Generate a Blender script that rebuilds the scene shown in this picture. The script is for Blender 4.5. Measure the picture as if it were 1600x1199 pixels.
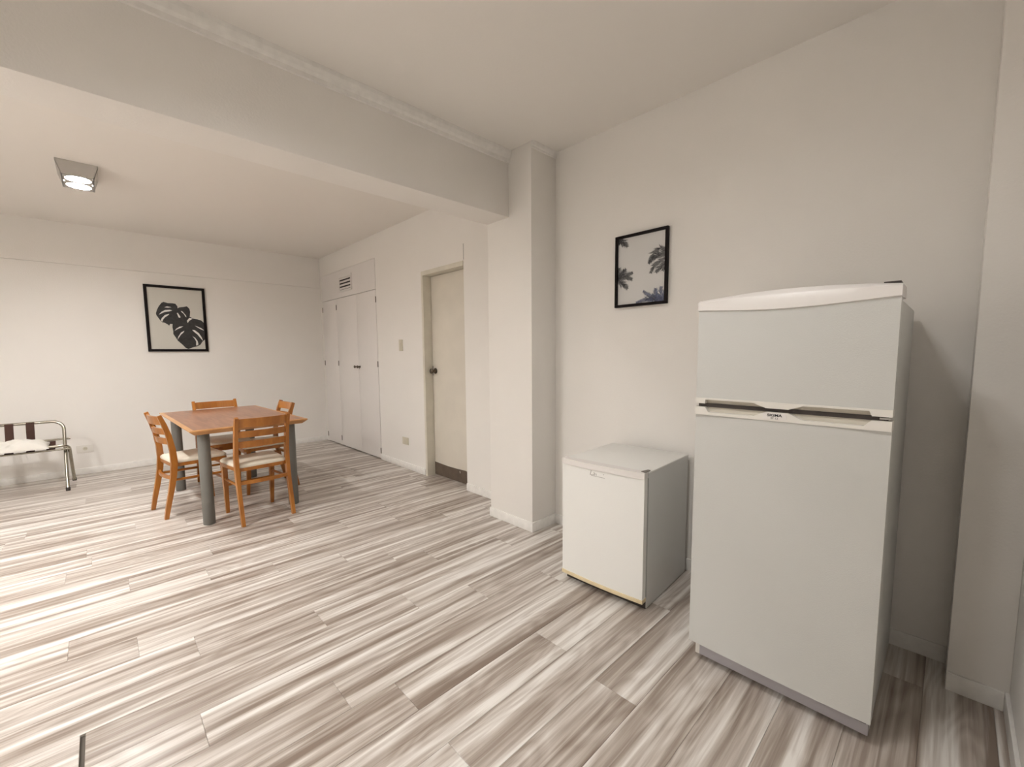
import bpy, bmesh, math, random
from mathutils import Vector, Matrix
random.seed(7)
for o in list(bpy.data.objects): bpy.data.objects.remove(o)
SC = bpy.context.scene
COL = SC.collection
PI = math.pi

# ------------------------------------------------------------------ camera
CAM_X, CAM_Z, F_PX, YAW, PITCH, ROLL = -2.4194, 1.28, 666.2, 0.7669, -0.0910, -0.0083
cd = bpy.data.cameras.new('camera'); cam = bpy.data.objects.new('camera', cd); COL.objects.link(cam)
fwd = Vector((math.sin(YAW)*math.cos(PITCH), math.cos(YAW)*math.cos(PITCH), math.sin(PITCH)))
rgt = Vector((math.cos(YAW), -math.sin(YAW), 0)); up = rgt.cross(fwd)
r2 = rgt*math.cos(ROLL)+up*math.sin(ROLL); u2 = up*math.cos(ROLL)-rgt*math.sin(ROLL)
M = Matrix((r2, u2, -fwd)).transposed().to_4x4(); M.translation = Vector((CAM_X, 0, CAM_Z))
cam.matrix_world = M
cd.sensor_width = 36; cd.lens = F_PX/1600*36; cd.shift_y = 14.5/1600; cd.clip_start = 0.02
SC.camera = cam

# ------------------------------------------------------------------ world, exposure
w = bpy.data.worlds.new('world'); SC.world = w; w.use_nodes = True
w.node_tree.nodes['Background'].inputs[0].default_value = (0.93, 0.96, 1.0, 1)
w.node_tree.nodes['Background'].inputs[1].default_value = 0.3
vs = SC.view_settings
vs.view_transform = 'Standard'; vs.look = 'None'; vs.gamma = 1; vs.use_curve_mapping = False
vs.exposure = 0.60
LAMP_COLOR = (1.0, 0.98, 0.965)

# x, y, emission strength of its glasses, label; lamps after the first are unseen, added for light
LAMPS = [(-2.440, 4.672, 300.0, 'square steel ceiling lamp with two lit glasses above the dining end'),
         (-1.900, 0.750, 170.0, 'unseen square steel ceiling lamp added to light the near bay, above the camera'),
         (-3.350, 2.950, 250.0, 'unseen square steel ceiling lamp added for light behind the beam, just left of the picture'),
         (-4.250, 2.950, 760.0, 'unseen square steel ceiling lamp added as main fill behind the beam, by the left wall')]

# ------------------------------------------------------------------ dimensions
YF, YN, XL = 6.573, -0.205, -4.7           # far wall, near wall, left wall
ZC = 2.69                                   # ceiling
PX, PY0, PY1 = -0.257, 2.043, 2.495         # pillar
BY0, BY1, BZ = 2.262, 2.50, 2.246           # beam
QX, QY = -0.187, -0.047                     # near pier by the tall refrigerator

# ------------------------------------------------------------------ node helpers
def newmat(name):
    m = bpy.data.materials.new(name); m.use_nodes = True
    return m, m.node_tree.nodes, m.node_tree.links, m.node_tree.nodes['Principled BSDF']
def simple(name, col, rough=0.5, metal=0.0, spec=0.5, bump=0.0, bscale=80, var=0.0, vscale=6, coat=0.0):
    m, n, l, b = newmat(name)
    b.inputs['Base Color'].default_value = (*col, 1)
    b.inputs['Roughness'].default_value = rough; b.inputs['Metallic'].default_value = metal
    b.inputs['Specular IOR Level'].default_value = spec; b.inputs['Coat Weight'].default_value = coat
    tc = n.new('ShaderNodeTexCoord')
    if bump > 0:
        t = n.new('ShaderNodeTexNoise'); t.inputs['Scale'].default_value = bscale; t.inputs['Detail'].default_value = 3
        l.new(tc.outputs['Object'], t.inputs['Vector'])
        bp = n.new('ShaderNodeBump'); bp.inputs['Strength'].default_value = bump; bp.inputs['Distance'].default_value = 0.002
        l.new(t.outputs['Fac'], bp.inputs['Height']); l.new(bp.outputs['Normal'], b.inputs['Normal'])
    if var > 0:
        t = n.new('ShaderNodeTexNoise'); t.inputs['Scale'].default_value = vscale; t.inputs['Detail'].default_value = 4
        l.new(tc.outputs['Object'], t.inputs['Vector'])
        r = n.new('ShaderNodeValToRGB')
        r.color_ramp.elements[0].position = 0.3; r.color_ramp.elements[1].position = 0.7
        r.color_ramp.elements[0].color = (*[c*(1-var) for c in col], 1); r.color_ramp.elements[1].color = (*[min(1, c*(1+var)) for c in col], 1)
        l.new(t.outputs['Fac'], r.inputs['Fac']); l.new(r.outputs['Color'], b.inputs['Base Color'])
    return m
def wood(name, dark, light, scale=(1, 14, 14), rough=0.35, coat=0.0, axis_noise=3.0):
    m, n, l, b = newmat(name)
    tc = n.new('ShaderNodeTexCoord'); mp = n.new('ShaderNodeMapping'); mp.inputs['Scale'].default_value = scale
    oi = n.new('ShaderNodeObjectInfo'); ad = n.new('ShaderNodeVectorMath'); ad.operation = 'ADD'
    mu = n.new('ShaderNodeMath'); mu.operation = 'MULTIPLY'; mu.inputs[1].default_value = 37
    l.new(oi.outputs['Random'], mu.inputs[0]); l.new(tc.outputs['Object'], mp.inputs['Vector'])
    l.new(mp.outputs['Vector'], ad.inputs[0]); l.new(mu.outputs[0], ad.inputs[1])
    t = n.new('ShaderNodeTexNoise'); t.inputs['Scale'].default_value = axis_noise; t.inputs['Detail'].default_value = 6; t.inputs['Distortion'].default_value = 0.6
    l.new(ad.outputs[0], t.inputs['Vector'])
    r = n.new('ShaderNodeValToRGB'); e = r.color_ramp.elements
    e[0].position = 0.3; e[0].color = (*dark, 1); e[1].position = 0.7; e[1].color = (*light, 1)
    l.new(t.outputs['Fac'], r.inputs['Fac']); l.new(r.outputs['Color'], b.inputs['Base Color'])
    b.inputs['Roughness'].default_value = rough; b.inputs['Coat Weight'].default_value = coat
    return m
def plank_material():
    m, n, l, b = newmat('laminate_plank')
    tc = n.new('ShaderNodeTexCoord'); oi = n.new('ShaderNodeObjectInfo')
    def math_(op, a, bb):
        k = n.new('ShaderNodeMath'); k.operation = op
        for i, v in enumerate((a, bb)):
            if isinstance(v, (int, float)): k.inputs[i].default_value = v
            else: l.new(v, k.inputs[i])
        return k.outputs[0]
    off = math_('MULTIPLY', oi.outputs['Random'], 53.0)
    def stretched(sx, sy, detail, dist, extra=0.0):
        mp = n.new('ShaderNodeMapping'); mp.inputs['Scale'].default_value = (sx, sy, 1)
        l.new(tc.outputs['Object'], mp.inputs['Vector'])
        ad = n.new('ShaderNodeVectorMath'); ad.operation = 'ADD'
        l.new(mp.outputs['Vector'], ad.inputs[0]); l.new(math_('ADD', off, extra), ad.inputs[1])
        t = n.new('ShaderNodeTexNoise'); t.inputs['Scale'].default_value = 1; t.inputs['Detail'].default_value = detail; t.inputs['Distortion'].default_value = dist
        l.new(ad.outputs[0], t.inputs['Vector']); return t.outputs['Fac']
    broad = stretched(0.5, 17.0, 1.5, 0.3)
    mid = stretched(1.6, 42.0, 3, 0.5, 11.0)
    fine = stretched(5.0, 190.0, 4, 0.2, 23.0)
    cath = stretched(1.3, 7.0, 1, 0.0, 31.0)
    rings = math_('FRACT', math_('MULTIPLY', cath, 11.0), 0.0)
    rings = math_('ABSOLUTE', math_('SUBTRACT', rings, 0.5), 0.0)
    s = math_('ADD', math_('MULTIPLY', broad, 0.46), math_('MULTIPLY', mid, 0.38))
    s = math_('ADD', s, math_('MULTIPLY', fine, 0.10)); s = math_('ADD', s, math_('MULTIPLY', rings, 0.08))
    s = math_('ADD', s, math_('MULTIPLY', math_('SUBTRACT', oi.outputs['Random'], 0.5), 0.03))
    r = n.new('ShaderNodeValToRGB'); cr = r.color_ramp
    stops = [(0.365, (0.235, 0.182, 0.146)), (0.435, (0.355, 0.298, 0.252)), (0.50, (0.515, 0.460, 0.408)), (0.555, (0.645, 0.600, 0.550)), (0.61, (0.80, 0.768, 0.722))]
    cr.elements[0].position = stops[0][0]; cr.elements[0].color = (*stops[0][1], 1)
    cr.elements[1].position = stops[-1][0]; cr.elements[1].color = (*stops[-1][1], 1)
    for p, c in stops[1:-1]:
        e = cr.elements.new(p); e.color = (*c, 1)
    l.new(s, r.inputs['Fac']); l.new(r.outputs['Color'], b.inputs['Base Color'])
    b.inputs['Roughness'].default_value = 0.32; b.inputs['Specular IOR Level'].default_value = 0.5
    bp = n.new('ShaderNodeBump'); bp.inputs['Strength'].default_value = 0.12; bp.inputs['Distance'].default_value = 0.001
    l.new(fine, bp.inputs['Height']); l.new(bp.outputs['Normal'], b.inputs['Normal'])
    return m

WALL = (0.87, 0.84, 0.795)
MT = dict(
    wall=simple('wall_paint', WALL, 0.6, bump=0.35, bscale=120, var=0.012, vscale=2, spec=0.35),
    ceil=simple('ceiling_paint', (0.87, 0.835, 0.785), 0.8, bump=0.2, bscale=90, spec=0.2),
    board=simple('skirting_gloss_paint', (0.87, 0.85, 0.81), 0.35, var=0.05, vscale=25),
    jamb=simple('door_jamb_paint', (0.72, 0.68, 0.58), 0.45, var=0.05, vscale=9),
    leaf=simple('door_paint', (0.74, 0.69, 0.60), 0.45, var=0.04, vscale=4),
    closet=simple('closet_paint', (0.83, 0.795, 0.765), 0.42, var=0.012, vscale=3),
    dark=simple('dark_gap', (0.02, 0.017, 0.015), 0.8),
    slab=simple('screed', (0.10, 0.085, 0.07), 0.9, var=0.1),
    plank=plank_material(),
    enamel=simple('fridge_enamel', (0.61, 0.612, 0.585), 0.33, bump=0.25, bscale=260, spec=0.5),
    cap=simple('fridge_cap_plastic', (0.80, 0.77, 0.74), 0.35),
    plastic=simple('fridge_white_plastic', (0.80, 0.775, 0.72), 0.35),
    recess=simple('fridge_handle_recess_plastic', (0.66, 0.62, 0.53), 0.5),
    kick=simple('fridge_grey_plinth', (0.42, 0.40, 0.42), 0.5),
    gasket=simple('dark_gasket', (0.045, 0.035, 0.03), 0.6),
    yellow=simple('yellowed_plastic', (0.74, 0.62, 0.40), 0.45, var=0.08, vscale=20),
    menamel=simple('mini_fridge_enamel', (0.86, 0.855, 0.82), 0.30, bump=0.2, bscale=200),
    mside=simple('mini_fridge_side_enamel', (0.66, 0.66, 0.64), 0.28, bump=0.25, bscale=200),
    greystrip=simple('mini_fridge_door_edge', (0.36, 0.36, 0.34), 0.4),
    text=simple('black_print', (0.02, 0.02, 0.02), 0.5),
    silver=simple('silver_badge', (0.38, 0.36, 0.34), 0.3, metal=0.6),
    chairwood=wood('honey_varnished_beech', (0.31, 0.103, 0.013), (0.46, 0.178, 0.027), (6, 6, 1.2), 0.3, 0.3),
    tabletop=wood('table_veneer', (0.215, 0.088, 0.042), (0.35, 0.160, 0.083), (9, 0.9, 9), 0.32, 0.15),
    tableedge=wood('table_solid_lipping', (0.46, 0.22, 0.075), (0.62, 0.33, 0.13), (3, 1, 3), 0.35, 0.2),
    greyleg=simple('grey_textured_metal', (0.165, 0.16, 0.142), 0.5, bump=0.5, bscale=300),
    vinyl=simple('cream_vinyl', (0.80, 0.74, 0.62), 0.4, bump=0.25, bscale=60),
    chrome=simple('chrome_tube', (0.40, 0.38, 0.32), 0.2, metal=1.0),
    strap=simple('brown_webbing', (0.045, 0.014, 0.006), 0.75, bump=0.6, bscale=240),
    cloth=simple('white_cotton', (0.74, 0.71, 0.65), 0.85, bump=0.5, bscale=55),
    frame=simple('black_frame', (0.008, 0.005, 0.005), 0.55, spec=0.15),
    paper=simple('poster_paper', (0.62, 0.60, 0.54), 0.45),
    white=simple('poster_white', (0.78, 0.76, 0.72), 0.45),
    ink=simple('poster_leaf_ink', (0.022, 0.021, 0.021), 0.45, var=0.5, vscale=30),
    palm=simple('poster_palm_ink', (0.045, 0.045, 0.048), 0.45, var=0.6, vscale=60),
    blue=simple('poster_blue_ink', (0.075, 0.09, 0.16), 0.45, var=0.6, vscale=60),
    ivory=simple('ivory_plate', (0.62, 0.58, 0.47), 0.4),
    whiteplate=simple('white_plate', (0.78, 0.75, 0.69), 0.4),
    knob=simple('aged_brass_knob', (0.13, 0.105, 0.08), 0.35, metal=0.9),
    hinge=simple('hinge_metal', (0.16, 0.14, 0.12), 0.45, metal=0.6),
    kickplate=simple('brown_kick_plate', (0.115, 0.085, 0.062), 0.45, var=0.2, vscale=12),
    steel=simple('brushed_steel', (0.55, 0.54, 0.52), 0.38, metal=0.9, bump=0.2, bscale=200),
)
def lamp_glass(power):
    m, n, l, b = newmat('lit_frosted_glass')
    b.inputs['Base Color'].default_value = (0.9, 0.9, 0.88, 1)
    b.inputs['Emission Color'].default_value = (*LAMP_COLOR, 1); b.inputs['Emission Strength'].default_value = power
    return m

# ------------------------------------------------------------------ mesh helpers
def box(bm, lo, hi, bev=0.0, seg=2):
    g = bmesh.ops.create_cube(bm, size=1)
    vs_ = g['verts']
    c = [(a+b)/2 for a, b in zip(lo, hi)]; s = [abs(b-a) for a, b in zip(lo, hi)]
    for v in vs_: v.co = Vector((v.co.x*s[0]+c[0], v.co.y*s[1]+c[1], v.co.z*s[2]+c[2]))
    if bev > 0:
        es = {e for v in vs_ for e in v.link_edges}
        bmesh.ops.bevel(bm, geom=list(es), offset=bev, segments=seg, affect='EDGES', profile=0.6)
def prism(bm, pts, axis, a, b):
    """polygon pts (2-D) extruded along an axis from a to b; axis 'x': pts=(y,z), 'y': pts=(x,z), 'z': pts=(x,y)"""
    def mk(p, t): return {'x': (t, p[0], p[1]), 'y': (p[0], t, p[1]), 'z': (p[0], p[1], t)}[axis]
    A = [bm.verts.new(mk(p, a)) for p in pts]; B = [bm.verts.new(mk(p, b)) for p in pts]
    k = len(pts)
    bm.faces.new(A[::-1]); bm.faces.new(B)
    for i in range(k): bm.faces.new((A[i], A[(i+1) % k], B[(i+1) % k], B[i]))
def tube(bm, path, r, n=10, cap=True):
    path = [Vector(p) for p in path]; rings = []
    for i, p in enumerate(path):
        d = (path[min(i+1, len(path)-1)]-path[max(i-1, 0)]).normalized()
        ref = Vector((0, 0, 1)) if abs(d.z) < 0.9 else Vector((0, 1, 0))
        a = d.cross(ref).normalized(); b = d.cross(a)
        rr = r[i] if isinstance(r, (list, tuple)) else r
        rings.append([bm.verts.new(p+a*rr*math.cos(2*PI*k/n)+b*rr*math.sin(2*PI*k/n)) for k in range(n)])
    # keep rings aligned
    for i in range(1, len(rings)):
        best = min(range(n), key=lambda s: sum((rings[i][(k+s) % n].co-rings[i-1][k].co).length for k in range(n)))
        rings[i] = rings[i][best:]+rings[i][:best]
    for A, B in zip(rings, rings[1:]):
        for k in range(n): bm.faces.new((A[k], A[(k+1) % n], B[(k+1) % n], B[k]))
    if cap: bm.faces.new(rings[0][::-1]); bm.faces.new(rings[-1])
def sweep_rect(bm, path, wx, wy):
    """rectangular section (wx along x, wy list/const along the in-plane normal) swept along a path of (x,y,z) in the y-z plane"""
    path = [Vector(p) for p in path]; rings = []
    for i, p in enumerate(path):
        d = (path[min(i+1, len(path)-1)]-path[max(i-1, 0)]).normalized()
        nrm = Vector((1, 0, 0)).cross(d).normalized()
        a = (wx[i] if isinstance(wx, (list, tuple)) else wx)/2; b = (wy[i] if isinstance(wy, (list, tuple)) else wy)/2
        rings.append([bm.verts.new(p+Vector((sx*a, 0, 0))+nrm*sy*b) for sx, sy in ((-1, -1), (1, -1), (1, 1), (-1, 1))])
    for A, B in zip(rings, rings[1:]):
        for k in range(4): bm.faces.new((A[k], A[(k+1) % 4], B[(k+1) % 4], B[k]))
    bm.faces.new(rings[0][::-1]); bm.faces.new(rings[-1])
def lathe(bm, prof, n=20, origin=(0, 0, 0), axis='z'):
    """profile (r, t) revolved round an axis through origin"""
    o = Vector(origin); rings = []
    for r, t in prof:
        ring = []
        for k in range(n):
            c, s = r*math.cos(2*PI*k/n), r*math.sin(2*PI*k/n)
            ring.append(bm.verts.new(o+Vector({'z': (c, s, t), 'x': (t, c, s), 'y': (s, t, c)}[axis])))
        rings.append(ring)
    for A, B in zip(rings, rings[1:]):
        for k in range(n): bm.faces.new((A[k], A[(k+1) % n], B[(k+1) % n], B[k]))
    bm.faces.new(rings[0][::-1]); bm.faces.new(rings[-1])
def B(): return bmesh.new()
def obj(name, bm, mat, parent=None, smooth=False):
    bmesh.ops.recalc_face_normals(bm, faces=bm.faces)
    me = bpy.data.meshes.new(name); bm.to_mesh(me); bm.free()
    me.materials.append(MT[mat])
    if smooth:
        for p in me.polygons: p.use_smooth = True
        me.set_sharp_from_angle(angle=math.radians(38))
    o = bpy.data.objects.new(name, me); COL.objects.link(o)
    if parent is not None: o.parent = parent
    return o
def bx(name, lo, hi, mat, parent=None, bev=0.0, seg=2):
    bm = B(); box(bm, lo, hi, bev, seg); return obj(name, bm, mat, parent, smooth=bev > 0)
def thing(name, label, cat, loc=(0, 0, 0), rz=0.0, group=None):
    o = bpy.data.objects.new(name, None); COL.objects.link(o); o.empty_display_size = 0.1
    o.location = loc; o.rotation_euler = (0, 0, rz); o['label'] = label; o['category'] = cat
    if group: o['group'] = group
    return o
def struct(o, label=None):
    o['kind'] = 'structure'
    if label: o['label'] = label
    return o
def text(name, body, size, mat, parent, loc, rot, sx=1.0, bold=0.0, shear=0.0):
    cu = bpy.data.curves.new(name, 'FONT'); cu.body = body; cu.size = size; cu.align_x = 'CENTER'; cu.align_y = 'CENTER'
    cu.extrude = 0.0004; cu.offset = bold; cu.shear = shear; cu.resolution_u = 3
    t = bpy.data.objects.new(name+'_tmp', cu); COL.objects.link(t)
    dg = bpy.context.evaluated_depsgraph_get(); me = bpy.data.meshes.new_from_object(t.evaluated_get(dg))
    bpy.data.objects.remove(t)
    me.materials.clear(); me.materials.append(MT[mat])
    o = bpy.data.objects.new(name, me); COL.objects.link(o); o.parent = parent
    o.location = loc; o.rotation_euler = rot; o.scale = (sx, 1, 1)
    return o
def copy_tree(o, parent=None):
    c = o.copy(); COL.objects.link(c); c.parent = parent
    for ch in list(o.children): copy_tree(ch, c)
    return c

# ================================================================== SETTING
# floor slab, with every laminate plank a child of its own
floor = struct(bx('floor', (XL-0.1, YN-0.1, -0.12), (0.2, YF+0.1, -0.009), 'slab'), 'grey brown streaked laminate plank floor')
PW, PL = 0.18, 1.215
known = {0: [-1.675], 1: [-1.846], 2: [-2.246], 3: [-2.554], 4: [-1.728], 5: [-0.98], 6: [-2.383], 7: [-1.39], 8: [-1.735], 9: [-0.83], 10: [-2.385]}
mesh_cache = {}
def plank_mesh(L, W):
    key = (round(L, 3), round(W, 3))
    if key not in mesh_cache:
        bm = B(); c = 0.0011; t = 0.009
        lo = [(0, 0), (L, 0), (L, W), (0, W)]; hi = [(c, c), (L-c, c), (L-c, W-c), (c, W-c)]
        a = [bm.verts.new((x, y, -t)) for x, y in lo]; b = [bm.verts.new((x, y, -c*0.8)) for x, y in lo]; d = [bm.verts.new((x, y, 0)) for x, y in hi]
        bm.faces.new(a[::-1]); bm.faces.new(d)
        for i in range(4):
            j = (i+1) % 4
            bm.faces.new((a[i], a[j], b[j], b[i])); bm.faces.new((b[i], b[j], d[j], d[i]))
        me = bpy.data.meshes.new('plank'); bm.to_mesh(me); bm.free(); me.materials.append(MT['plank'])
        mesh_cache[key] = me
    return mesh_cache[key]
rows = range(-9, 30)
for rix in rows:
    y0 = 1.27+PW*rix; y1 = y0+PW
    y0 = max(y0, YN); y1 = min(y1, YF)
    if y1-y0 < 0.02: continue
    ph = known.get(rix, [-random.choice((0.15, 0.45, 0.75, 1.05, 1.3))-random.random()*0.12])[0]
    gap = 0.013 if rix == 3 else 0.0
    xs = [ph+PL*k for k in range(-5, 5)]
    cuts = [XL]+[x for x in xs if XL+0.05 < x < 0.07]+[0.12]
    for a, b in zip(cuts, cuts[1:]):
        aa = a
        if gap and abs(a-ph) < 1e-6: aa = a+gap
        p = bpy.data.objects.new('plank', plank_mesh(b-aa-0.0006, y1-y0-0.0006)); COL.objects.link(p)
        p.parent = floor; p.location = (aa, y0, 0)

ceiling = struct(bx('ceiling', (XL-0.1, YN-0.1, ZC), (0.2, YF+0.1, ZC+0.12), 'ceil'), 'plain off white plastered ceiling')
DY0, DY1, DZ = 3.128, 3.803, 2.090           # door opening
CY0, CY1, CZ = 4.828, 6.505, 2.425           # closet opening
bm = B()
for y0, y1, z0, z1 in [(YN, DY0, -0.009, ZC), (DY0, DY1, DZ, ZC), (DY1, CY0, -0.009, ZC), (CY0, CY1, CZ, ZC), (CY1, YF, -0.009, ZC)]:
    box(bm, (0, y0, z0), (0.2, y1, z1))
wall_right = struct(obj('wall_right', bm, 'wall'), 'off white rough plastered wall with door and closet')
bx('plaster_crack', (-0.0006, 3.122, 2.13), (0.001, 3.126, 2.27), 'dark', wall_right)
bm = B(); box(bm, (XL, YF, -0.009), (0.2, YF+0.1, 2.262)); box(bm, (XL, YF-0.0035, 2.264), (0, YF+0.1, ZC))
wall_far = struct(obj('wall_far', bm, 'wall'), 'off white far wall with a faint horizontal plaster line')
struct(bx('wall_left', (XL-0.1, YN, -0.009), (XL, YF, ZC), 'wall'))
struct(bx('wall_near', (XL-0.1, YN-0.1, -0.009), (0.2, YN, ZC), 'wall'))
struct(bx('pillar', (PX, PY0, -0.0), (0.0, PY1, ZC), 'wall', bev=0.004), 'square white plastered pillar carrying the beam')
struct(bx('pillar', (QX, YN, -0.0), (0.0, QY, ZC), 'wall', bev=0.004), 'shallow white pier in the corner beside the tall refrigerator')
struct(bx('beam', (XL, BY0, BZ), (PX+0.02, BY1, ZC), 'wall', bev=0.004), 'white plastered ceiling beam running to the pillar')
def cornice(name, pts, axis, a, b):
    bm = B(); prism(bm, pts, axis, a, b); struct(obj(name, bm, 'board'))
prof = [(0, -0.078), (-0.010, -0.074), (-0.012, -0.055), (-0.022, -0.042), (-0.030, -0.020), (-0.033, 0), (0, 0)]
cornice('trim_1', [(BY0+p[0], ZC+p[1]) for p in prof], 'x', XL, PX)
cornice('trim_2', [(PY0+p[0]*0.6, ZC+p[1]*0.55) for p in prof], 'x', PX, 0)
# skirting boards
BH, BT = 0.07, 0.012
def skirt(name, lo, hi): return struct(bx(name, lo, hi, 'board', bev=0.003))
skirt('baseboard_far', (XL, YF-BT, 0), (0, YF, BH))
skirt('baseboard_right', (-BT, 3.835, 0), (0, CY0-0.004, BH))
skirt('baseboard_right', (-BT, PY1, 0), (0, DY0-0.004, BH))
skirt('baseboard_right', (-BT, QY, 0), (0, PY0-BT, BH))
skirt('baseboard_pillar', (PX-BT, PY0-BT, 0), (PX, PY1+0.004, BH))
skirt('baseboard_pillar', (PX, PY0-BT, 0), (-0.0, PY0, BH))
skirt('baseboard_pier', (QX-BT, YN+BT, 0), (QX, QY, BH))
skirt('baseboard_near', (XL, YN, 0), (QX, YN+BT, BH))
skirt('baseboard_left', (XL, YN+BT, 0), (XL+BT, YF-BT, BH))

# recessed door
bm = B()
box(bm, (0.0, DY1-0.006, 0), (0.125, DY1+0.028, DZ+0.01)); box(bm, (0.003, DY0-0.001, 0), (0.125, DY0+0.004, DZ+0.01)); box(bm, (0.0, DY0+0.004, DZ-0.012), (0.125, DY1-0.006, DZ+0.03))
box(bm, (-0.006, DY1-0.006, 0), (0.0, DY1+0.026, DZ+0.03)); box(bm, (-0.006, DY0, DZ-0.012), (0.0, DY1-0.006, DZ+0.03))
struct(obj('trim_3', bm, 'jamb'), 'cream painted door frame')
door = struct(bx('door_1', (0.088, DY0+0.006, 0.008), (0.122, DY1-0.010, DZ-0.016), 'leaf', bev=0.002), 'plain cream door with brown kick plate set back in the wall')
bm = B(); k = [(DY1-0.012, 0.010), (DY0+0.008, 0.010), (DY0+0.008, 0.120), (3.20, 0.131), (3.27, 0.142), (3.34, 0.139), (3.42, 0.136), (3.56, 0.134), (3.70, 0.139), (DY1-0.012, 0.143)]
prism(bm, k, 'x', 0.0855, 0.089); kp = obj('kick_plate', bm, 'kickplate', door); kp['label'] = 'brown kick plate'
bm = B(); prism(bm, [(3.36, 0.122), (3.352, 0.100), (3.347, 0.102), (3.352, 0.125)], 'x', 0.0848, 0.0856); obj('paint_drip', bm, 'leaf', door)
bm = B(); lathe(bm, [(0.030, 0.088), (0.030, 0.082), (0.014, 0.078), (0.011, 0.055), (0.020, 0.050), (0.027, 0.040), (0.027, 0.032), (0.018, 0.026), (0.004, 0.024)], 20, (0, 3.742, 1.11), 'x')
obj('knob', bm, 'knob', door, True)
bx('latch', (0.086, DY1-0.020, 1.06), (0.0885, DY1-0.011, 1.16), 'hinge', door)

# built-in closet
def rebase(root):
    """move a thing built in room coordinates so that its Empty stands at its base"""
    T = Matrix.Translation(-Vector(root.location))
    seen = set()
    def rec(o, top):
        if o.type == 'MESH' and o.data.name not in seen and (o.location.length < 1e-9 and o.rotation_euler.to_matrix().is_identity if False else o.location.length < 1e-9):
            o.data.transform(T); seen.add(o.data.name)
        elif top or o.location.length > 1e-9: o.location = Vector(o.location)-Vector(root.location)
        for c in o.children: rec(c, False)
    for c in root.children: rec(c, True)
cl = thing('built_in_closet', 'flush white built-in closet with three plain doors and a vent panel', 'closet', (0.02, 5.67, 0))
bx('back_panel', (0.15, CY0, 0), (0.16, CY1, CZ), 'dark', cl)
G = 0.0025; CX = -0.003
leafs = [(6.003, CY1-0.006, 'l'), (5.372, 6.003, 'l'), (CY0+0.004, 5.372, 'r')]
for i, (y0, y1, side) in enumerate(leafs):
    d = bx('door', (CX, y0+G/2, 0.012), (0.017, y1-G/2, 2.056), 'closet', cl, bev=0.0012)
    hy = y1 if side == 'l' else y0
    for hzz in (1.94, 1.17, 0.11):
        bm = B(); lathe(bm, [(0.0055, hzz-0.035), (0.0055, hzz+0.035)], 8, (CX-0.002, hy, 0), 'z'); obj('hinge', bm, 'hinge', d, True)
    if i > 0:
        ky = 5.372+(0.046 if i == 1 else -0.040)
        bm = B(); lathe(bm, [(0.016, CX), (0.016, CX-0.004), (0.007, CX-0.008), (0.007, CX-0.020), (0.016, CX-0.026), (0.019, CX-0.034), (0.014, CX-0.041), (0.003, CX-0.043)], 16, (0, ky, 1.13), 'x')
        obj('knob', bm, 'knob', d, True)
    if i == 2: bx('keyhole', (CX-0.002, 5.345, 1.10), (CX, 5.353, 1.125), 'dark', d)
top = bx('top_panel', (CX, CY0+0.004, 2.062), (0.017, CY1-0.004, CZ-0.004), 'closet', cl, bev=0.0012)
bm = B()
vy0, vy1, vz0, vz1 = 5.50, 5.85, 2.155, 2.315
for lo, hi in [((vy0-0.03, vz0-0.025), (vy1+0.03, vz0)), ((vy0-0.03, vz1), (vy1+0.03, vz1+0.025)), ((vy0-0.03, vz0), (vy0, vz1)), ((vy1, vz0), (vy1+0.03, vz1))]:
    box(bm, (CX-0.010, lo[0], lo[1]), (CX+0.001, hi[0], hi[1]), 0.002)
vf = obj('vent_grille', bm, 'closet', cl)
bx('vent_opening', (CX-0.0005, vy0, vz0), (CX+0.0008, vy1, vz1), 'dark', vf)
for s in range(4):
    z = vz0+0.006+s*0.043
    bm = B(); prism(bm, [(CX-0.002, z+0.026), (CX-0.010, z), (CX-0.008, z-0.002), (CX-0.0007, z+0.024)], 'y', vy0, vy1); obj('slat', bm, 'closet', vf)
rebase(cl)

# electrical plates
def plate_x(name, label, y0, y1, z0, z1, mat, cat):
    t = thing(name, label, cat, (0, (y0+y1)/2, z0))
    bx('cover_plate', (-0.009, y0, z0), (0, y1, z1), mat, t, bev=0.003)
    return t
t = plate_x('light_switch', 'small ivory light switch plate left of the door', 4.235, 4.312, 1.322, 1.448, 'ivory', 'switch')
bx('rocker', (-0.014, 4.257, 1.355), (-0.008, 4.290, 1.415), 'ivory', t, bev=0.003); rebase(t)
t = plate_x('wall_outlet', 'ivory outlet plate low on the wall between closet and door', 4.175, 4.300, 0.275, 0.357, 'ivory', 'outlet')
for yy in (4.214, 4.262): bx('socket', (-0.011, yy-0.016, 0.297), (-0.008, yy+0.016, 0.335), 'ivory', t, bev=0.002)
rebase(t)
t = thing('wall_outlet', 'pale horizontal outlet plate low on the far wall beside the luggage rack', 'outlet', (-2.60, YF, 0.243))
bx('cover_plate', (-2.666, YF-0.010, 0.243), (-2.534, YF, 0.323), 'whiteplate', t, bev=0.003)
bm = B(); lathe(bm, [(0.019, YF-0.0095), (0.019, YF-0.012), (0.015, YF-0.012), (0.014, YF-0.0105), (0.002, YF-0.0104)], 16, (-2.598, 0, 0.285), 'y'); sk = obj('socket', bm, 'ivory', t)
for sx in (-0.006, 0.006): bx('slot', (-2.5985+sx, YF-0.0125, 0.280), (-2.5965+sx, YF-0.0100, 0.291), 'dark', sk)
rebase(t)

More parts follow.
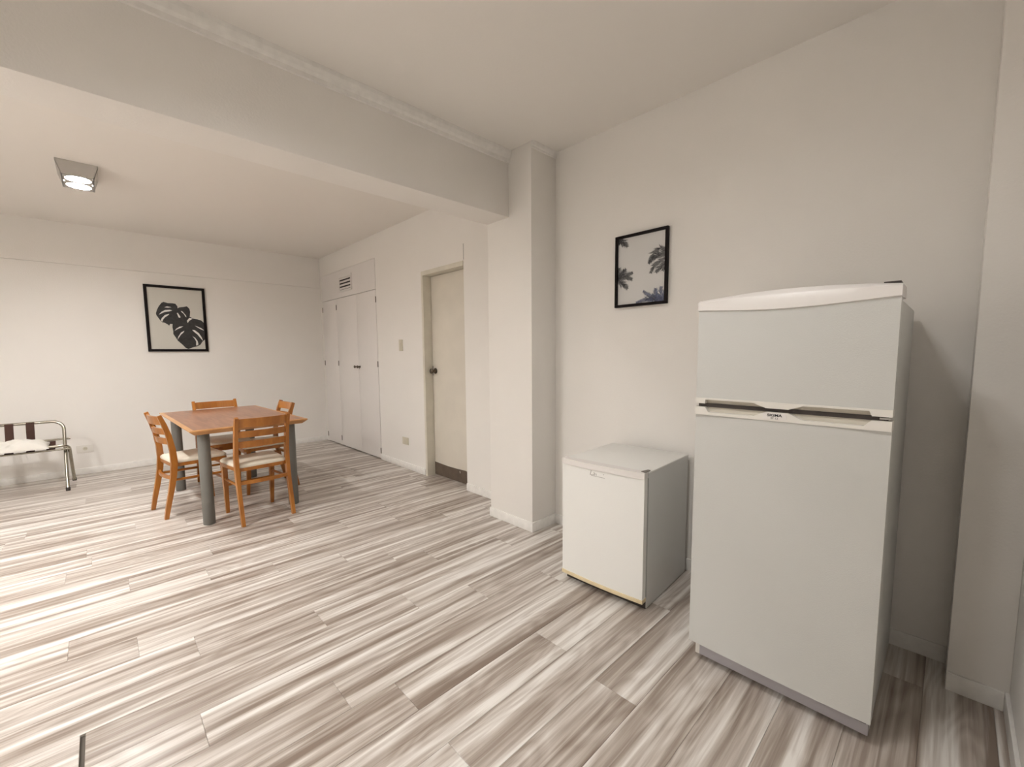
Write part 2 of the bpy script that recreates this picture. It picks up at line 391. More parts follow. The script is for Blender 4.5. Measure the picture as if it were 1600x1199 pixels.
# ================================================================== OBJECTS
def bevel_sharp(bm, off, seg=2, ang=30):
    es = [e for e in bm.edges if len(e.link_faces) == 2 and e.calc_face_angle(0) > math.radians(ang)]
    bmesh.ops.bevel(bm, geom=es, offset=off, segments=seg, affect='EDGES', profile=0.6)
def bulged(y0, y1, xf, xb, bulge, n=14):
    """plan outline (x,y) of a door whose front (low x) is slightly convex"""
    pts = [(xb, y0), (xb, y1)]
    for i in range(n+1):
        t = i/n; y = y1+(y0-y1)*t
        pts.append((xf-bulge*(1-(2*t-1)**2), y))
    return pts

# ---- tall two-door refrigerator
fr = thing('refrigerator', 'tall white two-door refrigerator with freezer on top', 'refrigerator', (-0.39, 0.409, 0))
FY0, FY1, FX = 0.118, 0.700, -0.735
bx('body', (-0.672, FY0+0.007, 0.022), (-0.055, FY1-0.010, 1.440), 'enamel', fr, bev=0.006)
bm = B(); prism(bm, bulged(FY0, FY1, FX, -0.684, 0.006), 'z', 0.092, 1.0405); bevel_sharp(bm, 0.007, 3)
ld = obj('lower_door', bm, 'enamel', fr, True)
bm = B(); prism(bm, bulged(FY0, FY1, FX, -0.684, 0.006), 'z', 1.1035, 1.446); bevel_sharp(bm, 0.005, 3)
ud = obj('upper_door', bm, 'enamel', fr, True)
bx('gasket', (-0.686, FY0+0.014, 0.10), (-0.670, FY1-0.016, 1.43), 'gasket', fr)
# curved cap over the freezer door
def cap_mesh(bm, n=20):
    def ring(t):
        y = FY1+0.001+(FY0-FY1-0.002)*t; bow = math.sin(PI*t)
        zb = 1.438-0.014*math.sin(PI*min(1, t*1.0))**1.2; zt = 1.476+0.016*bow**0.9
        xf = FX-0.006-0.006*(1-(2*t-1)**2)
        return [(-0.60, y, 1.440), (-0.60, y, zt-0.001), (xf+0.016, y, zt), (xf+0.004, y, zt-0.004-0.010*bow), (xf, y, zt-0.008-0.012*bow), (xf, y, zb+0.002), (xf+0.005, y, zb), (-0.69, y, zb), (-0.69, y, 1.440)]
    R = [[bm.verts.new(p) for p in ring(i/n)] for i in range(n+1)]
    for a, b in zip(R, R[1:]):
        for k in range(len(a)): bm.faces.new((a[k], a[(k+1) % len(a)], b[(k+1) % len(a)], b[k]))
    bm.faces.new(R[0]); bm.faces.new(R[-1][::-1])
bm = B(); cap_mesh(bm); obj('top_cap', bm, 'cap', fr, True)
bx('top_hinge', (-0.70, FY0+0.006, 1.482), (-0.62, FY0+0.045, 1.487), 'gasket', fr)
up_p = [(FY1, 1.104), (FY0, 1.104), (FY0, 1.0825), (0.165, 1.0825), (0.172, 1.098), (0.343, 1.098), (0.384, 1.0825), (0.453, 1.0825), (0.493, 1.098), (0.661, 1.098), (0.663, 1.0825), (FY1, 1.0825)]
lo_p = [(FY1, 1.0695), (0.663, 1.0695), (0.650, 1.050), (0.493, 1.050), (0.453, 1.0695), (0.384, 1.0695), (0.343, 1.050), (0.184, 1.050), (0.165, 1.0695), (FY0, 1.0695), (FY0, 1.039), (FY1, 1.039)]
bm = B(); prism(bm, up_p, 'x', FX-0.009, -0.69); bevel_sharp(bm, 0.0012, 1); hb = obj('upper_handle', bm, 'plastic', ud, True)
bx('handle_recess', (FX+0.012, FY0+0.004, 1.082), (FX+0.02, FY1-0.004, 1.101), 'recess', ud)
bm = B(); prism(bm, lo_p, 'x', FX-0.009, -0.69); bevel_sharp(bm, 0.0012, 1); obj('lower_handle', bm, 'plastic', ld, True)
bx('handle_recess', (FX+0.012, FY0+0.004, 1.041), (FX+0.02, FY1-0.004, 1.0705), 'recess', ld)
bx('door_gap', (FX+0.006, FY0+0.010, 1.0690), (-0.672, FY1-0.008, 1.0830), 'gasket', fr)
bx('middle_hinge', (FX+0.002, FY0+0.004, 1.0735), (-0.68, FY0+0.030, 1.0785), 'steel', fr)
rotF = (PI/2, 0, -PI/2)
bm = B(); n = 16
prism(bm, [(0.4245+(0.030 if i < n/2 else -0.030)*1+0.007*math.cos(2*PI*(i+0.5)/n-PI/2), 1.0555+0.0115*math.sin(2*PI*(i+0.5)/n-PI/2)) for i in range(n)], 'x', FX-0.0098, FX-0.008)
badge = obj('badge', bm, 'cap', fr)
text('lettering', 'SIGMA', 0.0125, 'text', fr, (FX-0.0100, 0.4245, 1.0590), rotF, 1.25, 0.0004)
text('lettering', '2F 12', 0.0095, 'text', fr, (FX-0.0100, 0.4250, 1.0488), rotF, 1.1, 0.0)
# plinth
bx('plinth', (-0.690, FY0+0.008, 0.018), (-0.66, FY1-0.026, 0.084), 'kick', fr, bev=0.002)
bx('plinth_end', (-0.6905, FY1-0.027, 0.018), (-0.66, FY1-0.010, 0.090), 'plastic', fr, bev=0.002)
bx('lower_hinge', (-0.693, FY0+0.014, 0.060), (-0.688, FY0+0.044, 0.080), 'gasket', fr)
for fy in (FY0+0.06, FY1-0.07):
    for fx in (-0.63, -0.11):
        bm = B(); lathe(bm, [(0.018, 0.0), (0.018, 0.012), (0.010, 0.014), (0.010, 0.03)], 12, (fx, fy, 0), 'z'); obj('foot', bm, 'gasket', fr)
rebase(fr)

# ---- small bar refrigerator (local frame: front = -x)
mf = thing('mini_fridge', 'small knee-high white bar refrigerator against the wall', 'refrigerator', (-0.315, 1.252, 0), math.radians(3.0))
HW = 0.2425
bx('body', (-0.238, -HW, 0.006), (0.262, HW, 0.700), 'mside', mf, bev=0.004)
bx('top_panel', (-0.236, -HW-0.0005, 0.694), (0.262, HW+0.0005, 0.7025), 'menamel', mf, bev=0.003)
bm = B(); prism(bm, bulged(-HW+0.002, HW-0.002, -0.281, -0.247, 0.009), 'z', 0.066, 0.676); bevel_sharp(bm, 0.003, 2); md = obj('door', bm, 'menamel', mf, True)
bm = B(); prism(bm, bulged(-HW, HW, -0.286, -0.245, 0.010), 'z', 0.6755, 0.706); bevel_sharp(bm, 0.005, 3); obj('top_strip', bm, 'cap', md, True)
bm = B(); prism(bm, bulged(-HW, HW, -0.285, -0.245, 0.010), 'z', 0.048, 0.0665); bevel_sharp(bm, 0.003, 2); ys = obj('bottom_strip', bm, 'yellow', md, True); ys['label'] = 'yellowed plastic strip'
bx('door_edge', (-0.2465, -HW-0.0008, 0.07), (-0.2405, HW-0.004, 0.674), 'greystrip', mf)
bx('gasket', (-0.247, -HW+0.012, 0.06), (-0.236, HW-0.012, 0.69), 'gasket', mf)
bm = B(); prism(bm, [(-0.272, -HW+0.002), (-0.262, -HW+0.030), (-0.215, -HW+0.016), (-0.215, -HW+0.004)], 'z', 0.705, 0.7085); obj('top_hinge', bm, 'hinge', mf)
bx('lower_hinge', (-0.262, -HW+0.006, 0.036), (-0.22, -HW+0.05, 0.046), 'gasket', mf)
bx('plinth', (-0.2395, -HW+0.004, 0.004), (-0.20, HW-0.004, 0.06), 'gasket', mf)  # near-black box painting the shade of the recess below the door
for fx in (-0.20, 0.22):
    for fy in (-0.20, 0.20):
        bm = B(); lathe(bm, [(0.016, 0.0), (0.016, 0.012), (0.009, 0.014), (0.009, 0.03)], 12, (fx, fy, 0), 'z'); obj('foot', bm, 'gasket', mf)
text('lettering', 'Lacar', 0.034, 'silver', mf, (-0.2895, 0.020, 0.656), (PI/2, 0, -PI/2), 1.15, 0.0, 0.25)
bx('underline', (-0.2902, -0.030, 0.6415), (-0.2885, 0.052, 0.6435), 'silver', mf)

# ---- framed pictures
def picture_far():
    x0, x1, z0, z1, fw_ = -2.000, -1.418, 1.342, 2.121, 0.029
    t = thing('framed_picture', 'large black framed poster of two monstera leaves on the far wall', 'picture', ((x0+x1)/2, YF-0.003, z0))
    y0, y1 = YF-0.025, YF-0.004
    for nm, lo, hi in [('a', (x0, z0), (x1, z0+fw_)), ('b', (x0, z1-fw_), (x1, z1)), ('c', (x0, z0+fw_), (x0+fw_, z1-fw_)), ('d', (x1-fw_, z0+fw_), (x1, z1-fw_))]:
        bx('frame_rail', (lo[0], y0, lo[1]), (hi[0], y1, hi[1]), 'frame', t, bev=0.0015)
    pr = bx('print', (x0+fw_, YF-0.012, z0+fw_), (x1-fw_, YF-0.006, z1-fw_), 'paper', t)
    cx = lambda P: [(min(max(x, x0+fw_), x1-fw_), min(max(z, z0+fw_), z1-fw_)) for x, z in P]
    for i, L in enumerate((LEAF1, LEAF2)):
        bm = B(); prism(bm, cx(L), 'y', YF-0.0126-0.0002*i, YF-0.0119); obj('printed_leaf', bm, 'ink', pr)
    for S_ in SLITS:
        bm = B(); prism(bm, cx(S_), 'y', YF-0.0132, YF-0.0119); obj('printed_slit', bm, 'white', pr)
    rebase(t)
def frond(bm, pts, xs, w0, rnd):
    """feathery palm frond: a spine polyline in (y,z) with pairs of leaflets"""
    P = [Vector((p[0], p[1])) for p in pts]
    seg = [(a, b) for a, b in zip(P, P[1:])]; tot = sum((b-a).length for a, b in seg)
    def at(t):
        d = t*tot
        for a, b in seg:
            L = (b-a).length
            if d <= L: return a+(b-a)*(d/L), (b-a).normalized()
            d -= L
        return P[-1], (seg[-1][1]-seg[-1][0]).normalized()
    n = max(8, int(tot/0.0065))
    def poly(q):
        vs_ = [bm.verts.new((xs, p.x, p.y)) for p in q]
        try: bm.faces.new(vs_)
        except ValueError: pass
    for i in range(n):
        p, d = at(i/n); p2, _ = at(min(1, (i+1)/n)); nn = Vector((-d.y, d.x)); poly([p-nn*0.0012, p2-nn*0.0012, p2+nn*0.0012, p+nn*0.0012])
        for s in (-1, 1):
            t = i/n; L = w0*(math.sin(PI*min(1, 0.18+0.75*t))**0.8)*(0.75+0.5*rnd.random())
            if L < 0.004: continue
            dirv = (d*0.85+nn*s*0.62).normalized(); tip = p+dirv*L; c = Vector((-dirv.y, dirv.x))*0.0018
            poly([p-c*0.6, p+dirv*L*0.45-c, tip, p+dirv*L*0.45+c, p+c*0.6])
def picture_right():
    y0, y1, z0, z1, fw_ = 1.186, 1.534, 1.567, 2.006, 0.016
    t = thing('framed_picture', 'smaller black framed poster of palm fronds on the wall above the mini fridge', 'picture', (-0.003, (y0+y1)/2, z0))
    xa, xb = -0.026, -0.004
    for lo, hi in [((y0, z0), (y1, z0+fw_)), ((y0, z1-fw_), (y1, z1)), ((y0, z0+fw_), (y0+fw_, z1-fw_)), ((y1-fw_, z0+fw_), (y1, z1-fw_))]:
        bx('frame_rail', (xa, lo[0], lo[1]), (xb, hi[0], hi[1]), 'frame', t, bev=0.0015)
    pr = bx('print', (-0.012, y0+fw_, z0+fw_), (-0.006, y1-fw_, z1-fw_), 'paperw', t)
    rnd = random.Random(3)
    for nm, L, mat, wd in [('printed_frond', PALM_DARK, 'palm', 0.032), ('printed_frond', PALM_BLUE, 'blue', 0.032)]:
      for si, s in enumerate(L):
        bm = B(); frond(bm, s, -0.0124-0.00002*si, wd, rnd)
        # trim what would reach past the paper
        for co, no in [((0, y0+fw_, 0), (0, -1, 0)), ((0, y1-fw_, 0), (0, 1, 0)), ((0, 0, z0+fw_), (0, 0, -1)), ((0, 0, z1-fw_), (0, 0, 1))]:
            bmesh.ops.bisect_plane(bm, geom=bm.verts[:]+bm.edges[:]+bm.faces[:], plane_co=co, plane_no=no, clear_outer=True)
        obj(nm, bm, mat, pr)
    rebase(t)
MT['paperw'] = simple('poster_paper_cool', (0.66, 0.65, 0.63), 0.4)
LEAF1=[(-1.9029, 1.7919), (-1.8907, 1.8331), (-1.8722, 1.8747), (-1.844, 1.9172), (-1.8241, 1.9285), (-1.786, 1.9175), (-1.7403, 1.9185), (-1.7141, 1.9147), (-1.6973, 1.887), (-1.6962, 1.8622), (-1.6767, 1.8751), (-1.6359, 1.8829), (-1.6048, 1.8918), (-1.5825, 1.8656), (-1.5758, 1.8281), (-1.5824, 1.7771), (-1.598, 1.7257), (-1.6485, 1.6814), (-1.7559, 1.6726), (-1.7789, 1.6717), (-1.7902, 1.649), (-1.7991, 1.6626), (-1.827, 1.6819), (-1.8523, 1.689), (-1.87, 1.7126), (-1.887, 1.7443), (-1.901, 1.7718)]
LEAF2=[(-1.7602, 1.6352), (-1.7556, 1.6768), (-1.7132, 1.7202), (-1.6432, 1.7654), (-1.5831, 1.7661), (-1.5485, 1.7451), (-1.507, 1.7386), (-1.4724, 1.7275), (-1.4443, 1.6987), (-1.4357, 1.604), (-1.4382, 1.4913), (-1.4742, 1.4647), (-1.4979, 1.4255), (-1.5273, 1.4081), (-1.5701, 1.395), (-1.6199, 1.3734), (-1.6465, 1.3861), (-1.6779, 1.4282), (-1.7187, 1.4739), (-1.7392, 1.5195), (-1.7569, 1.5524), (-1.7548, 1.5857)]
SLITS=[[(-1.8217, 1.866), (-1.795, 1.8785), (-1.7532, 1.8707), (-1.7896, 1.8625)], [(-1.8786, 1.7755), (-1.8508, 1.8113), (-1.8173, 1.8337), (-1.7715, 1.8391), (-1.749, 1.8323), (-1.7793, 1.8197), (-1.8253, 1.8087), (-1.8522, 1.7909)], [(-1.8636, 1.7129), (-1.8524, 1.7379), (-1.821, 1.7763), (-1.7811, 1.7909), (-1.7852, 1.7784), (-1.8228, 1.7476), (-1.8405, 1.7222), (-1.852, 1.6931)], [(-1.7078, 1.8051), (-1.6976, 1.8082), (-1.6739, 1.7596), (-1.6813, 1.7484), (-1.6943, 1.7544)], [(-1.6692, 1.8349), (-1.6528, 1.8276), (-1.6217, 1.7834), (-1.6165, 1.7585), (-1.6262, 1.7663), (-1.6411, 1.799), (-1.6601, 1.8188)], [(-1.6157, 1.7164), (-1.5894, 1.7531), (-1.5553, 1.7464), (-1.5916, 1.7176), (-1.6085, 1.6898)], [(-1.7413, 1.5902), (-1.7264, 1.6157), (-1.6914, 1.642), (-1.6539, 1.6492), (-1.6787, 1.6299), (-1.7133, 1.612)], [(-1.7215, 1.4823), (-1.7111, 1.5201), (-1.6824, 1.5711), (-1.6471, 1.5957), (-1.6551, 1.5761), (-1.684, 1.5459), (-1.7027, 1.5161)], [(-1.5412, 1.6604), (-1.5193, 1.6527), (-1.4782, 1.6328), (-1.4512, 1.6078), (-1.4551, 1.6034), (-1.4929, 1.6237)], [(-1.5708, 1.6083), (-1.5432, 1.6049), (-1.5034, 1.5675), (-1.4782, 1.5165), (-1.4665, 1.4735), (-1.4863, 1.4991), (-1.5186, 1.55), (-1.5515, 1.5833)], [(-1.5722, 1.5299), (-1.5455, 1.5108), (-1.5233, 1.4726), (-1.5175, 1.4297), (-1.534, 1.4123), (-1.5419, 1.4209), (-1.5379, 1.4638), (-1.5498, 1.4979)]]
PALM_DARK=[[(1.5167, 2.0007), (1.4836, 1.9758), (1.4529, 1.935)], [(1.5167, 2.0007), (1.4967, 1.9783), (1.4813, 1.945)], [(1.5167, 2.0007), (1.5106, 1.9809), (1.5045, 1.9625)], [(1.1949, 1.869), (1.2373, 1.8934), (1.282, 1.868), (1.3091, 1.8154)], [(1.1942, 1.844), (1.2486, 1.8485), (1.2838, 1.8357), (1.3101, 1.8117)], [(1.1938, 1.8303), (1.2379, 1.8168), (1.2777, 1.7928), (1.2948, 1.7531)], [(1.1934, 1.812), (1.2224, 1.7937), (1.2419, 1.7782), (1.2615, 1.7531)], [(1.1947, 1.8622), (1.2241, 1.8627), (1.2589, 1.8548), (1.289, 1.8365)], [(1.1931, 1.8029), (1.2074, 1.7868), (1.2193, 1.7702), (1.2215, 1.7591)], [(1.52, 1.7491), (1.513, 1.7832), (1.5095, 1.815)], [(1.52, 1.7491), (1.4886, 1.7749), (1.4606, 1.803)], [(1.52, 1.7491), (1.4712, 1.7626), (1.4126, 1.7727)], [(1.52, 1.7466), (1.4597, 1.7502), (1.4157, 1.7332)], [(1.5199, 1.7441), (1.479, 1.719), (1.4482, 1.6783)], [(1.5199, 1.7441), (1.5029, 1.7668), (1.4719, 1.7972)], [(1.5199, 1.7416), (1.4933, 1.7108), (1.4701, 1.6981)]]
PALM_BLUE=[[(1.2017, 1.5649), (1.2837, 1.6101), (1.3424, 1.6534)], [(1.2068, 1.57), (1.2583, 1.6217), (1.2618, 1.662)], [(1.2068, 1.57), (1.2306, 1.6235), (1.2267, 1.6687)], [(1.2018, 1.5696), (1.2127, 1.6077), (1.2037, 1.6415)], [(1.2016, 1.5626), (1.3044, 1.6074), (1.3897, 1.5874)], [(1.2016, 1.5626), (1.2629, 1.5986), (1.3252, 1.5974)], [(1.2016, 1.5626), (1.2426, 1.6014), (1.2841, 1.6291)]]

picture_far(); picture_right()

# ---- ceiling lamp: steel housing with open sides and two lit glasses
def ceiling_lamp(label, loc, power):
    MT['glass'] = lamp_glass(power)
    t = thing('ceiling_lamp', label, 'lamp', loc)
    hx, hy, bxx, h = 0.112, 0.174, 0.085, 0.100
    bx('base_plate', (-hx, -hy, -0.012), (hx, hy, 0.0), 'steel', t, bev=0.002)
    for s in (-1, 1):
        bm = B(); prism(bm, [(-hx, -0.010), (hx, -0.010), (bxx, -h), (-bxx, -h)], 'y', s*hy, s*(hy-0.004)); obj('side_plate', bm, 'steel', t)
    for s in (-1, 1):
        bm = B(); prism(bm, [(s*hx, -0.010), (s*(hx-0.003), -0.010), (s*(bxx-0.003), -h), (s*bxx, -h)], 'y', -hy, hy); obj('side_plate', bm, 'steel', t)
    bm = B()
    for s in (-1, 1):
        box(bm, (-bxx, s*(hy-0.010)-0.006, -h), (bxx, s*(hy-0.010)+0.006, -h+0.006)); box(bm, (s*bxx-0.005, -hy, -h), (s*bxx+0.005, hy, -h+0.006))
    box(bm, (-bxx, -0.006, -h), (bxx, 0.006, -h+0.02))
    obj('rim', bm, 'steel', t)
    for s in (-1, 1):                                   # bottom plates, each with an oval opening
        bm = B(); N = 32; inn, out = [], []
        for k in range(N):
            a = 2*PI*(k+0.5)/N; c_, s_ = math.cos(a), math.sin(a); m_ = max(abs(c_), abs(s_))
            inn.append((0.070*c_, s*0.086+0.068*s_)); out.append((0.083*c_/m_, s*0.086+0.080*s_/m_))
        V = [[bm.verts.new((x, y, z)) for x, y in L] for L, z in ((inn, -h), (out, -h), (out, -h+0.003), (inn, -h+0.003))]
        for q in range(4):
            for k in range(N): bm.faces.new((V[q][k], V[q][(k+1) % N], V[(q+1) % 4][(k+1) % N], V[(q+1) % 4][k]))
        obj('bottom_plate', bm, 'steel', t)
    for s in (-1, 1):
        bm = B(); bmesh.ops.create_uvsphere(bm, u_segments=24, v_segments=12, radius=1)
        for v in bm.verts: v.co = Vector((v.co.x*0.066, v.co.y*0.072+s*0.084, v.co.z*0.036-0.056))
        obj('lit_glass', bm, 'glass', t, True)
    return t
for lx, ly, power, lab in LAMPS: ceiling_lamp(lab, (lx, ly, ZC), power)

# ---- dining table
TH = 0.748
tb = thing('dining_table', 'rectangular wooden dining table on four round grey legs', 'table', (-1.612, 4.515, 0), math.radians(2.0))
TX, TY = 0.408, 0.735
bm = B()
R_ = [[(-TX, -TY), (TX, -TY), (TX, TY), (-TX, TY)]]
def ringz(ins, z): return [bm.verts.new((sx*(TX-ins), sy*(TY-ins), z)) for sx, sy in ((-1, -1), (1, -1), (1, 1), (-1, 1))]
rg = [ringz(0.034, TH-0.040), ringz(0.004, TH-0.014), ringz(0.0, TH-0.008), ringz(0.002, TH-0.0012), ringz(0.026, TH)]
bm.faces.new(rg[0][::-1])
for a, b in zip(rg, rg[1:]):
    for k in range(4): bm.faces.new((a[k], a[(k+1) % 4], b[(k+1) % 4], b[k]))
bm.faces.new(rg[-1])
obj('edge_lipping', bm, 'tableedge', tb)
bx('table_top', (-TX+0.028, -TY+0.028, TH-0.006), (TX-0.028, TY-0.028, TH+0.0006), 'tabletop', tb)
for sx in (-1, 1):
    for sy in (-1, 1):
        bm = B(); lathe(bm, [(0.038, 0), (0.040, 0.004), (0.040, TH-0.042), (0.038, TH-0.038)], 24, (sx*0.305, sy*0.600, 0), 'z'); obj('leg', bm, 'greyleg', tb, True)

# ---- chairs
def make_chair(label):
    t = thing('dining_chair', label, 'chair', (0, 0, 0), 0, 'ladder-back chairs round the dining table')
    path = [(-0.215, 0.0), (-0.196, 0.10), (-0.170, 0.22), (-0.148, 0.34), (-0.138, 0.44), (-0.142, 0.54), (-0.160, 0.66), (-0.184, 0.75), (-0.210, 0.825)]
    for s in (-1, 1):
        bm = B(); sweep_rect(bm, [(s*0.180, y, z) for y, z in path], [0.024, 0.025, 0.026, 0.027, 0.028, 0.027, 0.026, 0.025, 0.024], [0.028, 0.032, 0.036, 0.040, 0.044, 0.040, 0.036, 0.033, 0.028])
        bevel_sharp(bm, 0.005, 2, 50); obj('back_leg', bm, 'chairwood', t, True)
        bm = B(); sweep_rect(bm, [(s*0.168, 0.215, 0.0), (s*0.172, 0.205, 0.2), (s*0.176, 0.196, 0.425)], [0.024, 0.031, 0.036], [0.024, 0.031, 0.036])
        bevel_sharp(bm, 0.004, 2, 50); obj('front_leg', bm, 'chairwood', t, True)
        bm = B(); tube(bm, [(s*0.176, -0.150, 0.300), (s*0.177, 0.0, 0.296), (s*0.173, 0.200, 0.290)], 0.0105, 8); obj('side_stretcher', bm, 'chairwood', t, True)
    def slat(z0, z1, yc, bow, th=0.016, n=10, name='back_slat'):
        bm = B(); R = []
        for i in range(n+1):
            u = i/n*2-1; x = u*0.175; y = yc-bow*(1-u*u); tl = 0.16
            R.append([bm.verts.new(p) for p in [(x, y-th/2+0.0, z0), (x, y+th/2, z0), (x, y+th/2-tl*(z1-z0), z1), (x, y-th/2-tl*(z1-z0), z1)]])
        for a, b in zip(R, R[1:]):
            for k in range(4): bm.faces.new((a[k], a[(k+1) % 4], b[(k+1) % 4], b[k]))
        bm.faces.new(R[0]); bm.faces.new(R[-1][::-1]); bevel_sharp(bm, 0.003, 2, 50)
        return obj(name, bm, 'chairwood', t, True)
    slat(0.748, 0.815, -0.186, 0.030, 0.018, name='top_rail'); slat(0.668, 0.718, -0.164, 0.030); slat(0.588, 0.638, -0.150, 0.028)
    # seat: shaped wooden frame with rounded cream pad
    def outline(k, y0=-0.150, y1=0.232):
        pts = []
        for x, y in [(-0.178, y0), (0.178, y0), (0.205, y1), (-0.205, y1)]: pts.append(Vector((x*k, y*k if y > 0 else y*k, 0)))
        out = []; r = 0.045*k
        for i in range(4):
            p, a, b = pts[i], (pts[i-1]-pts[i]).normalized(), (pts[(i+1) % 4]-pts[i]).normalized()
            for q in range(5):
                s = q/4; out.append(p+a*r*(1-s)**2+b*r*s**2)
        return [(v.x, v.y) for v in out]
    bm = B(); prism(bm, outline(1.0), 'z', 0.405, 0.432); bevel_sharp(bm, 0.005, 2, 50); obj('seat_frame', bm, 'chairwood', t, True)
    bm = B(); rs = [(0.985, 0.431), (1.0, 0.440), (0.985, 0.452), (0.93, 0.461), (0.80, 0.467), (0.4, 0.470)]
    RR = [[bm.verts.new((x, y+0.0, z)) for x, y in outline(k)] for k, z in rs]
    for a, b in zip(RR, RR[1:]):
        for k in range(len(a)): bm.faces.new((a[k], a[(k+1) % len(a)], b[(k+1) % len(a)], b[k]))
    bm.faces.new(RR[0][::-1]); bm.faces.new(RR[-1]); sp = obj('seat_pad', bm, 'vinyl', t, True); sp['label'] = 'cream vinyl seat pad'
    # aprons and curved rear stretcher
    bx('front_apron', (-0.160, 0.186, 0.365), (0.160, 0.204, 0.406), 'chairwood', t, bev=0.003)
    bm = B(); n = 10; R = []
    for i in range(n+1):
        u = i/n*2-1; y = -0.152-0.022*(1-u*u)
        R.append([bm.verts.new(p) for p in [(u*0.172, y-0.008, 0.305), (u*0.172, y+0.008, 0.305), (u*0.172, y+0.008, 0.332), (u*0.172, y-0.008, 0.332)]])
    for a, b in zip(R, R[1:]):
        for k in range(4): bm.faces.new((a[k], a[(k+1) % 4], b[(k+1) % 4], b[k]))
    bm.faces.new(R[0]); bm.faces.new(R[-1][::-1]); obj('rear_stretcher', bm, 'chairwood', t, True)
    bm = B(); tube(bm, [(-0.17, 0.204, 0.235), (0.17, 0.204, 0.235)], 0.0105, 8); obj('front_stretcher', bm, 'chairwood', t, True)
    return t
spots = [(-1.562, 3.870, 4.5, 'honey wooden chair at the near end of the table, its whole back in view'),
         (-1.940, 4.462, -81.0, 'honey wooden chair at the left side of the table, seen from its side'),
         (-1.582, 5.108, 182.0, 'honey wooden chair at the far end of the table, mostly hidden behind the table top'),
         (-1.300, 4.640, 91.0, 'honey wooden chair at the right side of the table, only its back top showing')]
c0 = make_chair(spots[0][3])
for i, (x, y, a, lab) in enumerate(spots):
    c = c0 if i == 0 else copy_tree(c0)
    c.location = (x, y, 0); c.rotation_euler = (0, 0, math.radians(a)); c['label'] = lab

# ---- folding luggage rack with towel
rk = thing('luggage_rack', 'folding chrome luggage rack with brown webbing straps by the far wall', 'luggage rack', (-3.04, 6.09, 0))
XR, XW = -2.722, -3.36
def arc(c, r, a0, a1, n, plane): return [plane(c, r, a0+(a1-a0)*i/n) for i in range(n+1)]
def uframe(p0, p1, rad):
    """inverted U: foot at p0=(y,z), bar at p1=(y,z), between XW and XR, rounded corners"""
    f = Vector((0, p0[0], p0[1])); tpt = Vector((0, p1[0], p1[1])); d = (tpt-f).normalized(); L = (tpt-f).length
    pts = [Vector((XR, 0, 0))+f, Vector((XR, 0, 0))+f+d*(L-rad)*0.5, Vector((XR, 0, 0))+f+d*(L-rad)]
    for i in range(1, 7):
        a = i/6*PI/2; pts.append(Vector((XR-rad+rad*math.cos(a), 0, 0))+f+d*(L-rad+rad*math.sin(a)))
    for i in range(0, 7):
        a = PI/2-i/6*PI/2; pts.append(Vector((XW+rad-rad*math.cos(a), 0, 0))+f+d*(L-rad+rad*math.sin(a)))
    pts.append(Vector((XW, 0, 0))+f)
    return pts
bm = B(); tube(bm, uframe((5.875, 0.012), (6.190, 0.648), 0.085), 0.0140, 10); obj('back_frame', bm, 'chrome', rk, True)
bm = B(); tube(bm, [Vector(p)+Vector((0.030 if p.x > -3.04 else -0.030, 0, 0)) for p in uframe((6.320, 0.012), (5.990, 0.425), 0.05)], 0.0140, 10); obj('seat_frame', bm, 'chrome', rk, True)
for yy, zz in ((6.150, 0.470), (5.995, 0.390)):
    bm = B(); tube(bm, [(XR+0.038, yy, zz), (XW-0.038, yy, zz)], 0.009, 10); obj('cross_bar', bm, 'chrome', rk, True)
for xx in (XR, XR+0.03, XW, XW-0.03):
    yy = 5.875 if xx in (XR, XW) else 6.320
    bm = B(); lathe(bm, [(0.0165, 0), (0.0165, 0.030), (0.0140, 0.034)], 12, (xx, yy, 0), 'z'); obj('foot', bm, 'gasket', rk, True)
for xc in (-3.232, -3.078, -2.945):
    pts = [(6.190, 0.662), (6.174, 0.652), (6.150, 0.590), (6.122, 0.490), (6.100, 0.428), (6.03, 0.408), (5.985, 0.402)]
    bm = B(); R = []
    for y, z in pts: R.append([bm.verts.new((xc-0.028, y, z)), bm.verts.new((xc+0.028, y, z)), bm.verts.new((xc+0.028, y-0.004, z-0.002)), bm.verts.new((xc-0.028, y-0.004, z-0.002))])
    for a, b in zip(R, R[1:]):
        for k in range(4): bm.faces.new((a[k], a[(k+1) % 4], b[(k+1) % 4], b[k]))
    bm.faces.new(R[0]); bm.faces.new(R[-1][::-1]); obj('strap', bm, 'strap', rk)
bm = B(); R = []
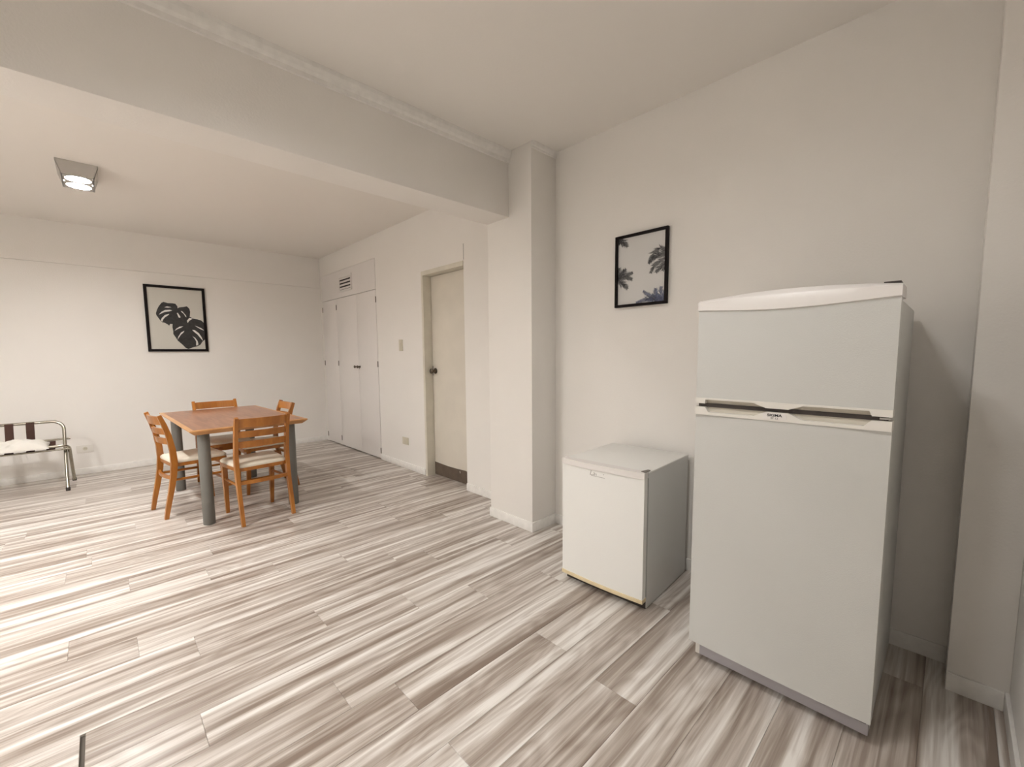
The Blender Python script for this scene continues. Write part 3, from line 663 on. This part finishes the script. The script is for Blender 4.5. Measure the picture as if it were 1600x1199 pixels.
for y, z in [(6.13, 0.462), (6.10, 0.44), (6.05, 0.415), (5.99, 0.402)]: R.append([bm.verts.new((-2.845, y, z)), bm.verts.new((-2.785, y, z)), bm.verts.new((-2.785, y, z-0.004)), bm.verts.new((-2.845, y, z-0.004))])
for a, b in zip(R, R[1:]):
    for k in range(4): bm.faces.new((a[k], a[(k+1) % 4], b[(k+1) % 4], b[k]))
bm.faces.new(R[0]); bm.faces.new(R[-1][::-1]); obj('strap', bm, 'strap', rk)
rebase(rk)
# towel: folded cloth with soft lumps
from mathutils import noise as mn
bm = B(); NX, NY = 44, 22
x0, x1, y0, y1 = -3.34, -2.825, 5.935, 6.112
top, bot = {}, {}
for i in range(NX+1):
    for j in range(NY+1):
        u, v = i/NX, j/NY
        e = (1-abs(2*u-1)**6)*(1-abs(2*v-1)**4)
        n1 = mn.noise(Vector((u*5, v*2.5, 1.3))); n2 = mn.noise(Vector((u*13+v*5, v*7, 4.1)))
        z = 0.424+(0.050+0.045*n1+0.022*n2)*max(e, 0)**0.55+0.035*v
        x = x0+(x1-x0)*u+0.012*mn.noise(Vector((v*4, 2.2, u))); y = y0+(y1-y0)*v+0.018*mn.noise(Vector((u*6, 7.7, v)))
        top[i, j] = bm.verts.new((x, y, z)); sag = 0.012*mn.noise(Vector((u*8, 3.3, v*3)))
        bot[i, j] = bm.verts.new((x, y, 0.417+0.030*v+min(0, sag)*0.3))
for i in range(NX):
    for j in range(NY):
        bm.faces.new((top[i, j], top[i+1, j], top[i+1, j+1], top[i, j+1])); bm.faces.new((bot[i, j], bot[i, j+1], bot[i+1, j+1], bot[i+1, j]))
for i in range(NX):
    bm.faces.new((top[i, 0], bot[i, 0], bot[i+1, 0], top[i+1, 0])); bm.faces.new((top[i, NY], top[i+1, NY], bot[i+1, NY], bot[i, NY]))
for j in range(NY):
    bm.faces.new((top[0, j], top[0, j+1], bot[0, j+1], bot[0, j])); bm.faces.new((top[NX, j], bot[NX, j], bot[NX, j+1], top[NX, j+1]))
tw = obj('towel', bm, 'cloth', None, True); tw['label'] = 'crumpled white towel lying on the luggage rack'; tw['category'] = 'towel'
